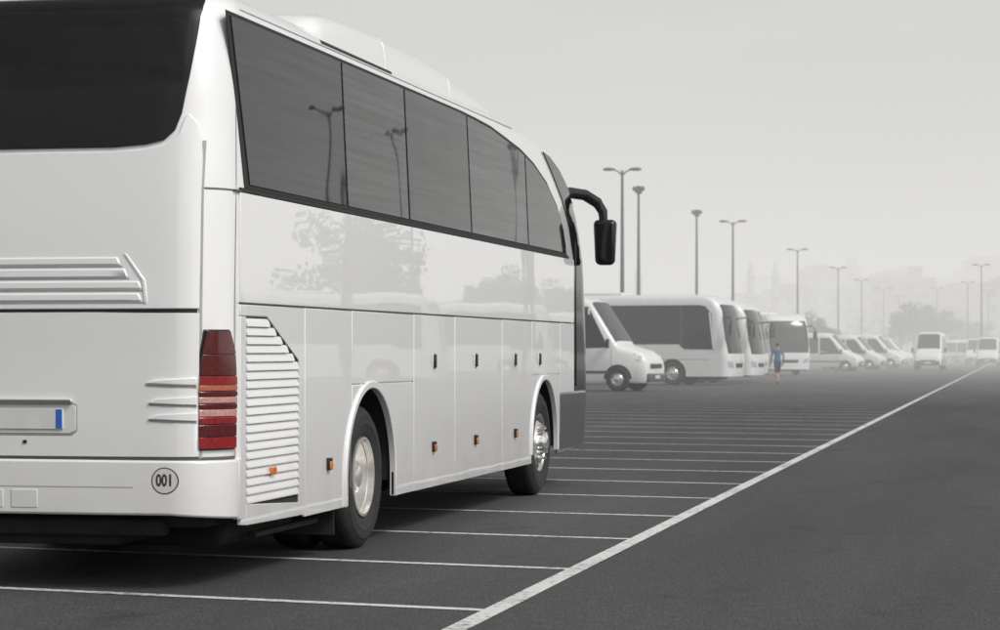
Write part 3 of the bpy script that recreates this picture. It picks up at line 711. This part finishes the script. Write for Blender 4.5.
# ================================================================== street lamps
def make_lamp(kind,H=10.0):
    root=empty('street_lamp'); bm=bmesh.new()
    tube_bm(bm,[(0,0,0),(0,0,.5),(0,0,H*.5),(0,0,H)],[.13,.12,.095,.06],12,0)
    box_bm(bm,0,0,.03,.4,.4,.06,0)
    if kind=='double':
        for sg in (1,-1):
            tube_bm(bm,[(0,0,H-.25),(sg*.18,0,H-.06),(sg*.4,0,H+.02)],[.04,.035,.03],8,0)
    obj_from_bm('pole',bm,M_pole,root,40)
    if kind=='double':
        for sg in (1,-1):
            bm=bmesh.new()
            prof=[(.32,.06,.05),(.42,.12,.08),(.6,.16,.11),(.8,.15,.10),(.92,.08,.05)]
            rings=[]
            for x,w,h in prof:
                rings.append([bm.verts.new((sg*x,w*math.cos(t),H+.03+h*(math.sin(t) if math.sin(t)>0 else .35*math.sin(t)))) for t in [2*math.pi*k/12 for k in range(12)]])
            for A,B in zip(rings,rings[1:]):
                for k in range(12): bm.faces.new((A[k],A[(k+1)%12],B[(k+1)%12],B[k]))
            bm.faces.new(rings[0]); bm.faces.new(rings[-1])
            obj_from_bm('lamp_head',bm,M_lamphead,root,50)
            box('lens',(sg*.65,0,H-.012),(.36,.2,.02),M_lens,root,.006)
    else:
        bm=bmesh.new()
        tube_bm(bm,[(-.25,0,H-.05),(.25,0,H-.05)],.035,8)
        tube_bm(bm,[(0,-.25,H-.25),(0,.25,H-.25)],.035,8)
        for (x,y,z,a) in ((-.2,0,H+.06,.5),(.2,0,H+.06,-.5),(0,-.25,H-.1,.4),(0,.25,H-.1,-.4),(0,0,H+.1,0)):
            box_bm(bm,x,y,z,.24,.14,.22,0,Matrix.Rotation(a,3,'Y'))
        o=obj_from_bm('floodlights',bm,M_lamphead,root,40); add_bevel(o,.015)
    return root
ld=make_lamp('double'); lf=make_lamp('flood')
ld.location=(-18.4,109.6,0); ld.rotation_euler=(0,0,rad(8))
lf.location=(-19.8,123.2,0)
dup(lf,(-19.6,144.8,0),0)
for (x,y) in ((-18.6,155.4),(-18.4,200),(-18.3,244.8),(-18.7,288),(-18.5,332),(-18.5,376),(-3.6,240),(-6.2,300),(-4.2,345),(-11.0,330)):
    dup(ld,(x,y,0),rad(random.uniform(-15,15)))
for (x,y,r,z) in ((13.6,78,25,1.15),(14.6,91,40,1.2),(13.0,106,70,1.25),(13.0,128,10,1.2),(13.5,38,15,1),(14,170,0,1)):
    dup(ld,(x,y,0),rad(r),(1,1,z))

# ================================================================== person
def make_person(loc,rz):
    root=empty('walking_man',loc,rz)
    bm=bmesh.new(); L=bm.verts.layers.skin.verify()
    def V(p,r):
        v=bm.verts.new(p); v[L].radius=(r,r); v[L].use_root=False; return v
    def V2(p,rx,ry,rt=False):
        v=bm.verts.new(p); v[L].radius=(rx,ry); v[L].use_root=rt; return v
    def E(a,b): bm.edges.new((a,b))
    pel=V2((0,0,.95),.15,.105,True); wa=V2((0,.005,1.10),.135,.095); ch=V2((0,.01,1.30),.165,.11); sh=V2((0,0,1.44),.11,.085); nk=V2((0,.01,1.52),.055,.055); hd0=V2((0,.02,1.60),.07,.08); hd1=V2((0,.025,1.68),.08,.095); hd2=V2((0,.015,1.75),.06,.07)
    for a,b in ((pel,wa),(wa,ch),(ch,sh),(sh,nk),(nk,hd0),(hd0,hd1),(hd1,hd2)): E(a,b)
    for sg,ph in ((1,1),(-1,-1)):
        hip=V((sg*.10,0,.88),.09); kn=V((sg*.10,.16*ph+.03,.50),.058); cf=V((sg*.10,.16*ph-(.10 if ph<0 else 0),.33),.055)
        an=V((sg*.10,(.26 if ph>0 else -.34),.10 if ph>0 else .14),.038)
        hl_=V((sg*.10,(.27 if ph>0 else -.36),.05 if ph>0 else .09),.04)
        toe=V((sg*.115,(.45 if ph>0 else -.22),.045 if ph>0 else .035),.033)
        for a,b in ((pel,hip),(hip,kn),(kn,cf),(cf,an),(an,hl_),(hl_,toe)): E(a,b)
        s=V((sg*.185,0,1.41),.058); el=V((sg*.235,-.12*ph,1.14),.042); wr=V((sg*.235,-.12*ph+.13,.90),.028); pm=V((sg*.235,-.12*ph+.165,.83),.034)
        for a,b in ((sh,s),(s,el),(el,wr),(wr,pm)): E(a,b)
        for k in range(4):
            f1=V((sg*.235,-.12*ph+.145+.018*k,.775),.009); f2=V((sg*.225,-.12*ph+.15+.018*k,.735+.008*abs(k-1.5)),.008)
            E(pm,f1); E(f1,f2)
        t1=V((sg*.22,-.12*ph+.21,.82),.011); t2=V((sg*.21,-.12*ph+.225,.785),.009); E(pm,t1); E(t1,t2)
    me=bpy.data.meshes.new('body'); bm.to_mesh(me); bm.free()
    o=link(bpy.data.objects.new('body',me))
    o.modifiers.new('s','SKIN'); sb=o.modifiers.new('u','SUBSURF'); sb.levels=2; sb.render_levels=2
    dg=bpy.context.evaluated_depsgraph_get(); dg.update()
    m2=bpy.data.meshes.new_from_object(o.evaluated_get(dg)); o.modifiers.clear(); o.data=m2
    m2.materials.clear()
    for m in (M_skin,M_shirt,M_jeans,M_hair,M_shoe): m2.materials.append(m)
    for p in m2.polygons:
        c=p.center; z=c.z; p.use_smooth=True
        i=0
        if z>1.50: i=3 if (z>1.70 or (c.y<.0 and z>1.60)) else 0
        elif abs(c.x)>.19: i=1 if z>1.20 else 0
        elif z>.98: i=1
        elif z>.48: i=2
        elif z<.11: i=4
        p.material_index=i
    o.parent=root
    bm=bmesh.new()
    for sg in (1,-1):
        box_bm(bm,sg*.032,.108,1.685,.022,.01,.01,0); box_bm(bm,sg*.082,.02,1.67,.012,.03,.05,1)
    box_bm(bm,0,.118,1.655,.022,.03,.04,1); box_bm(bm,0,.108,1.62,.045,.01,.008,2)
    f=obj_from_bm('face_features',bm,[M_hair,M_skin,M_red],root,40); add_bevel(f,.004)
    return root
make_person((-9.9,98.5,0),rad(25))

# ================================================================== trees
def make_tree(name,H,seed):
    rnd=random.Random(seed); root=empty(name)
    bm=bmesh.new()
    tube_bm(bm,[(0,0,0),(.05,.02,H*.25),(.0,.05,H*.55),(.02,0,H*.8)],[H*.028,H*.02,H*.014,H*.006],8)
    cl=[]
    for k in range(9):
        a=rnd.uniform(0,6.28); z=H*rnd.uniform(.3,.6); r=H*rnd.uniform(.15,.33); zz=z+H*rnd.uniform(.12,.32)
        tube_bm(bm,[(0,0,z),(r*.5*math.cos(a),r*.5*math.sin(a),(z+zz)/2+.1),(r*math.cos(a),r*math.sin(a),zz)],[H*.010,H*.007,H*.003],6)
        cl.append((r*math.cos(a),r*math.sin(a),zz,H*rnd.uniform(.10,.17)))
    for k in range(9): cl.append((rnd.gauss(0,H*.09),rnd.gauss(0,H*.09),H*rnd.uniform(.55,.93),H*rnd.uniform(.08,.15)))
    obj_from_bm('trunk',bm,M_bark,root,50)
    bm=bmesh.new()
    for (x,y,z,r) in cl:
        for _ in range(110):
            d=Vector((rnd.gauss(0,1),rnd.gauss(0,1),rnd.gauss(0,.8))).normalized()*r*rnd.uniform(.4,1.1)
            p=Vector((x,y,z))+d; s=H*.022*rnd.uniform(.6,1.4)
            u=Vector((rnd.gauss(0,1),rnd.gauss(0,1),rnd.gauss(0,1))).normalized(); v=u.orthogonal().normalized()
            bm.faces.new([bm.verts.new(p+u*s),bm.verts.new(p+v*s*.6),bm.verts.new(p-u*s),bm.verts.new(p-v*s*.6)])
    me=bpy.data.meshes.new('foliage'); bm.to_mesh(me); bm.free(); me.materials.append(M_leaf)
    o=link(bpy.data.objects.new('foliage',me)); o.parent=root
    return root
trees=[make_tree('tree',5.2,1),make_tree('tree',6.3,2),make_tree('tree',7.4,3)]
trees[0].location=(-20.8,236,0); trees[1].location=(-15.0,310,0); trees[2].location=(-13,322,0)
rt=random.Random(5)
dup(trees[0],(-19.4,245,0),1.3,(.9,.9,.8)); dup(trees[0],(-22.5,252,0),2.3,(.9,.9,.9))
for (x,y) in ((-13.5,315),(-11,332),(-17,345),(-30,350),(-40,352),(-8,350),(-5,354),(2,352),(22,140),(24,150),(23,163),(26,180),(24,120),(28,200),(-50,352),(-62,348),(20,100)):
    s=rt.uniform(.8,1.15); dup(rt.choice(trees),(x,y,0),rt.uniform(0,6),(s,s,s*rt.uniform(.85,1.1)))

# ================================================================== buildings
def wall_mat(name,col): return simple(name,col,rough=.9,var=.1,scale=.3)
WM=[wall_mat('plaster_cream',(.42,.38,.32)),wall_mat('plaster_grey',(.33,.33,.33)),wall_mat('plaster_rose',(.38,.29,.25)),wall_mat('plaster_white',(.5,.5,.48))]
M_roof=simple('roof_tiles',(.22,.10,.07),rough=.9,var=.2,scale=1)
M_win=simple('window_dark',(.04,.045,.05),rough=.15,var=.2)
def building(name,x,y,z,w,d,st,mat,hip=True):
    root=empty(name,(x,y,z)); h=st*3.0+.6
    bm=bmesh.new(); box_bm(bm,0,0,h/2-2,w,d,h+4)
    obj_from_bm('walls',bm,mat,root)
    bm=bmesh.new()
    if hip:
        e=.5; b=[bm.verts.new(p) for p in ((-w/2-e,-d/2-e,h),(w/2+e,-d/2-e,h),(w/2+e,d/2+e,h),(-w/2-e,d/2+e,h))]
        t=[bm.verts.new((-w/4,0,h+2.2)),bm.verts.new((w/4,0,h+2.2))]
        bm.faces.new((b[0],b[1],t[1],t[0])); bm.faces.new((b[1],b[2],t[1])); bm.faces.new((b[2],b[3],t[0],t[1])); bm.faces.new((b[3],b[0],t[0])); bm.faces.new(b)
        obj_from_bm('roof',bm,M_roof,root)
    else:
        box_bm(bm,0,0,h+.4,w+.4,d+.4,.8); box_bm(bm,w*.2,0,h+2,3,3,2.4)
        obj_from_bm('roof',bm,mat,root)
    bm=bmesh.new(); n=max(2,int(w/3.2))
    for s in range(st):
        for k in range(n):
            cx=-w/2+(k+.5)*w/n
            box_bm(bm,cx,-d/2-.01,s*3+1.9,1.4,.12,1.5)
        m=max(2,int(d/3.5))
        for k in range(m):
            for sg in (1,-1): box_bm(bm,sg*(w/2+.01),-d/2+(k+.5)*d/m,s*3+1.9,.12,1.3,1.5)
    box_bm(bm,0,-d/2-.03,1.1,1.6,.14,2.2)
    obj_from_bm('windows',bm,M_win,root)
    bm=bmesh.new()
    for s in range(1,st): box_bm(bm,w*.22,-d/2-.6,s*3+.1,w*.3,1.2,.9)
    if st>1: obj_from_bm('balconies',bm,mat,root)
def hz(x,y):
    a=17*math.exp(-(((x-20)/170.0)**2))*min(1,max(0,(y-430)/330.0))
    b=12*math.exp(-(((x+330)/220.0)**2))*min(1,max(0,(y-500)/300.0))
    return a+b-.05
rb=random.Random(11)
for i in range(34):
    y=rb.uniform(450,800); x=-y*rb.uniform(-.02,.125) + rb.uniform(-4,4)
    st=rb.choice((2,2,3,3,4)); building('apartment_building',x,y,hz(x,y),rb.uniform(9,17),rb.uniform(9,13),st,rb.choice(WM),rb.random()<.6)
for i in range(8):
    y=rb.uniform(520,800); x=rb.uniform(20,160)
    building('apartment_building',x,y,hz(x,y),rb.uniform(10,18),12,rb.choice((3,4,5)),rb.choice(WM),rb.random()<.6)
def minaret(x,y,H):
    root=empty('minaret',(x,y,0)); bm=bmesh.new()
    tube_bm(bm,[(0,0,-3),(0,0,H*.15),(0,0,H*.16),(0,0,H*.6),(0,0,H*.605),(0,0,H*.63),(0,0,H*.635),(0,0,H*.8),(0,0,H*.81),(0,0,H)],[1.5,1.5,1.0,.9,1.5,1.5,.85,.8,1.0,.03],14)
    obj_from_bm('shaft',bm,WM[1],root,40)
minaret(-56,500,21); minaret(-51,503,21); minaret(-82,510,21)
ms=empty('mosque',(-53.5,512,0)); bm=bmesh.new(); box_bm(bm,0,0,4,15,13,10); obj_from_bm('prayer_hall',bm,WM[1],ms)
bm=bmesh.new(); bmesh.ops.create_uvsphere(bm,u_segments=24,v_segments=12,radius=5); bmesh.ops.translate(bm,vec=(0,0,9),verts=bm.verts); obj_from_bm('dome',bm,WM[1],ms,60)

bm=bmesh.new(); nx,ny=60,24; grid=[]
for j in range(ny):
    y=425+j*45; grid.append([bm.verts.new((-800+i*27,y,hz(-800+i*27,y)+.02+(1.2*math.sin(i*1.7+j)*min(1,j/4.0)))) for i in range(nx)])
for j in range(ny-1):
    for i in range(nx-1): bm.faces.new((grid[j][i],grid[j][i+1],grid[j+1][i+1],grid[j+1][i]))
obj_from_bm('hills',bm,M_hill,None,80)
bm=bmesh.new()
for k in range(260):
    y=rt.uniform(395,760); x=rt.uniform(-.28,.10)*y
    r=rt.uniform(2,4.2); zc=hz(x,y)+r*.9
    for _ in range(46):
        d=Vector((rt.gauss(0,1),rt.gauss(0,1),rt.gauss(0,.9))).normalized()*r*rt.uniform(.3,1.05)
        p=Vector((x,y,zc))+d; s=rt.uniform(.3,.7); u=Vector((rt.gauss(0,1),rt.gauss(0,1),rt.gauss(0,1))).normalized(); v=u.orthogonal().normalized()
        bm.faces.new([bm.verts.new(p+u*s),bm.verts.new(p+v*s*.7),bm.verts.new(p-u*s),bm.verts.new(p-v*s*.7)])
me=bpy.data.meshes.new('distant_trees'); bm.to_mesh(me); bm.free(); me.materials.append(M_leaf); link(bpy.data.objects.new('distant_trees',me))

# ================================================================== ground and markings
def sheet(name,x0,x1,y0,y1,z,mat):
    bm=bmesh.new(); bm.faces.new([bm.verts.new(p) for p in ((x0,y0,z),(x1,y0,z),(x1,y1,z),(x0,y1,z))])
    return obj_from_bm(name,bm,mat)
sheet('ground',-3000,3000,-1500,3500,-.03,M_grass)
sheet('parking_lot',-70,45,-60,360,0,M_asphalt)
bm=bmesh.new()
def quad(a,b,c,d,z): bm.faces.new([bm.verts.new((*p,z)) for p in (a,b,c,d)])
LX0,LX1=-2.90,-2.775
quad((LX0,-20),(LX1,-20),(LX1,330),(LX0,330),.004)
k=-9
T=.172; SL=12.5; hwid=.05
while True:
    y=12.60+2.49*k
    if y>300: break
    quad((LX0-.001,y-hwid),(LX0-.001,y+hwid),(LX0-SL,y+hwid+T*SL),(LX0-SL,y-hwid+T*SL),.004)
    k+=1
obj_from_bm('parking_lines',bm,M_line)
kb=simple('kerb_concrete',(.3,.3,.29),rough=.9,var=.15,scale=2)
box('kerb',(-70,150,.06),(.3,420,.14),kb,None,.02); box('kerb',(45,150,.06),(.3,420,.14),kb,None,.02); box('kerb',(-12.5,360,.06),(114,.3,.14),kb,None,.02)

# ================================================================== haze in the air, its scattered light painted by an evenly glowing box
bm=bmesh.new(); box_bm(bm,0,1300+60,24,3600,2600,56)
fog=obj_from_bm('haze',bm,[],None)
m=bpy.data.materials.new('haze_glow'); m.use_nodes=True; nt=m.node_tree; nt.nodes.clear()
out=nt.nodes.new('ShaderNodeOutputMaterial'); ab=nt.nodes.new('ShaderNodeVolumeAbsorption'); em=nt.nodes.new('ShaderNodeEmission'); ad=nt.nodes.new('ShaderNodeAddShader')
DEN=.0044; HL=.76
ab.inputs['Color'].default_value=(0,0,0,1); ab.inputs['Density'].default_value=DEN
em.inputs['Color'].default_value=(1.0,.99,.97,1); em.inputs['Strength'].default_value=DEN*HL
nt.links.new(ab.outputs[0],ad.inputs[0]); nt.links.new(em.outputs[0],ad.inputs[1]); nt.links.new(ad.outputs[0],out.inputs['Volume'])
fog.data.materials.append(m)

# ================================================================== world + sun
w=bpy.data.worlds.new('World'); scene.world=w; w.use_nodes=True; nt=w.node_tree
bg=nt.nodes['Background']
sky=nt.nodes.new('ShaderNodeTexSky'); sky.sky_type='NISHITA'; sky.sun_disc=False
sky.sun_elevation=rad(46); sky.sun_rotation=rad(118); sky.dust_density=4; sky.air_density=1.0
hs=nt.nodes.new('ShaderNodeHueSaturation'); hs.inputs['Saturation'].default_value=.06
nt.links.new(sky.outputs[0],hs.inputs['Color'])
tc=nt.nodes.new('ShaderNodeTexCoord'); mp=nt.nodes.new('ShaderNodeMapping'); mp.inputs['Scale'].default_value=(1,1,4.5)
nz=nt.nodes.new('ShaderNodeTexNoise'); nz.inputs['Scale'].default_value=2.6; nz.inputs['Detail'].default_value=6
nt.links.new(tc.outputs['Generated'],mp.inputs[0]); nt.links.new(mp.outputs[0],nz.inputs['Vector'])
cr=nt.nodes.new('ShaderNodeValToRGB'); cr.color_ramp.elements[0].position=.3; cr.color_ramp.elements[0].color=(.66,.66,.675,1); cr.color_ramp.elements[1].position=.72; cr.color_ramp.elements[1].color=(1.14,1.14,1.13,1)
nt.links.new(nz.outputs['Fac'],cr.inputs['Fac'])
mx=nt.nodes.new('ShaderNodeMix'); mx.data_type='RGBA'; mx.blend_type='MULTIPLY'; mx.inputs['Factor'].default_value=1
nt.links.new(hs.outputs[0],mx.inputs[6]); nt.links.new(cr.outputs[0],mx.inputs[7]); nt.links.new(mx.outputs[2],bg.inputs['Color'])
bg.inputs['Strength'].default_value=.135

sl=bpy.data.lights.new('sun','SUN'); sl.energy=1.5; sl.angle=rad(14); sl.color=(1,.975,.94)
so=link(bpy.data.objects.new('sun',sl))
el,az=rad(46),rad(118)
dv=Vector((math.sin(az)*math.cos(el),math.cos(az)*math.cos(el),math.sin(el)))
so.rotation_euler=dv.to_track_quat('Z','Y').to_euler()

# ================================================================== camera
cd=bpy.data.cameras.new('camera'); cam=link(bpy.data.objects.new('camera',cd)); scene.camera=cam
cam.location=(0,0,1.445); cam.rotation_euler=(rad(90),0,math.atan(518/2330))
cd.sensor_width=36; cd.lens=2330/1000*36; cd.shift_y=.035; cd.clip_end=6000; cd.clip_start=.1
cd.dof.use_dof=True; cd.dof.focus_distance=17; cd.dof.aperture_fstop=5.0
scene.view_settings.view_transform='Standard'; scene.view_settings.look='None'; scene.view_settings.exposure=0
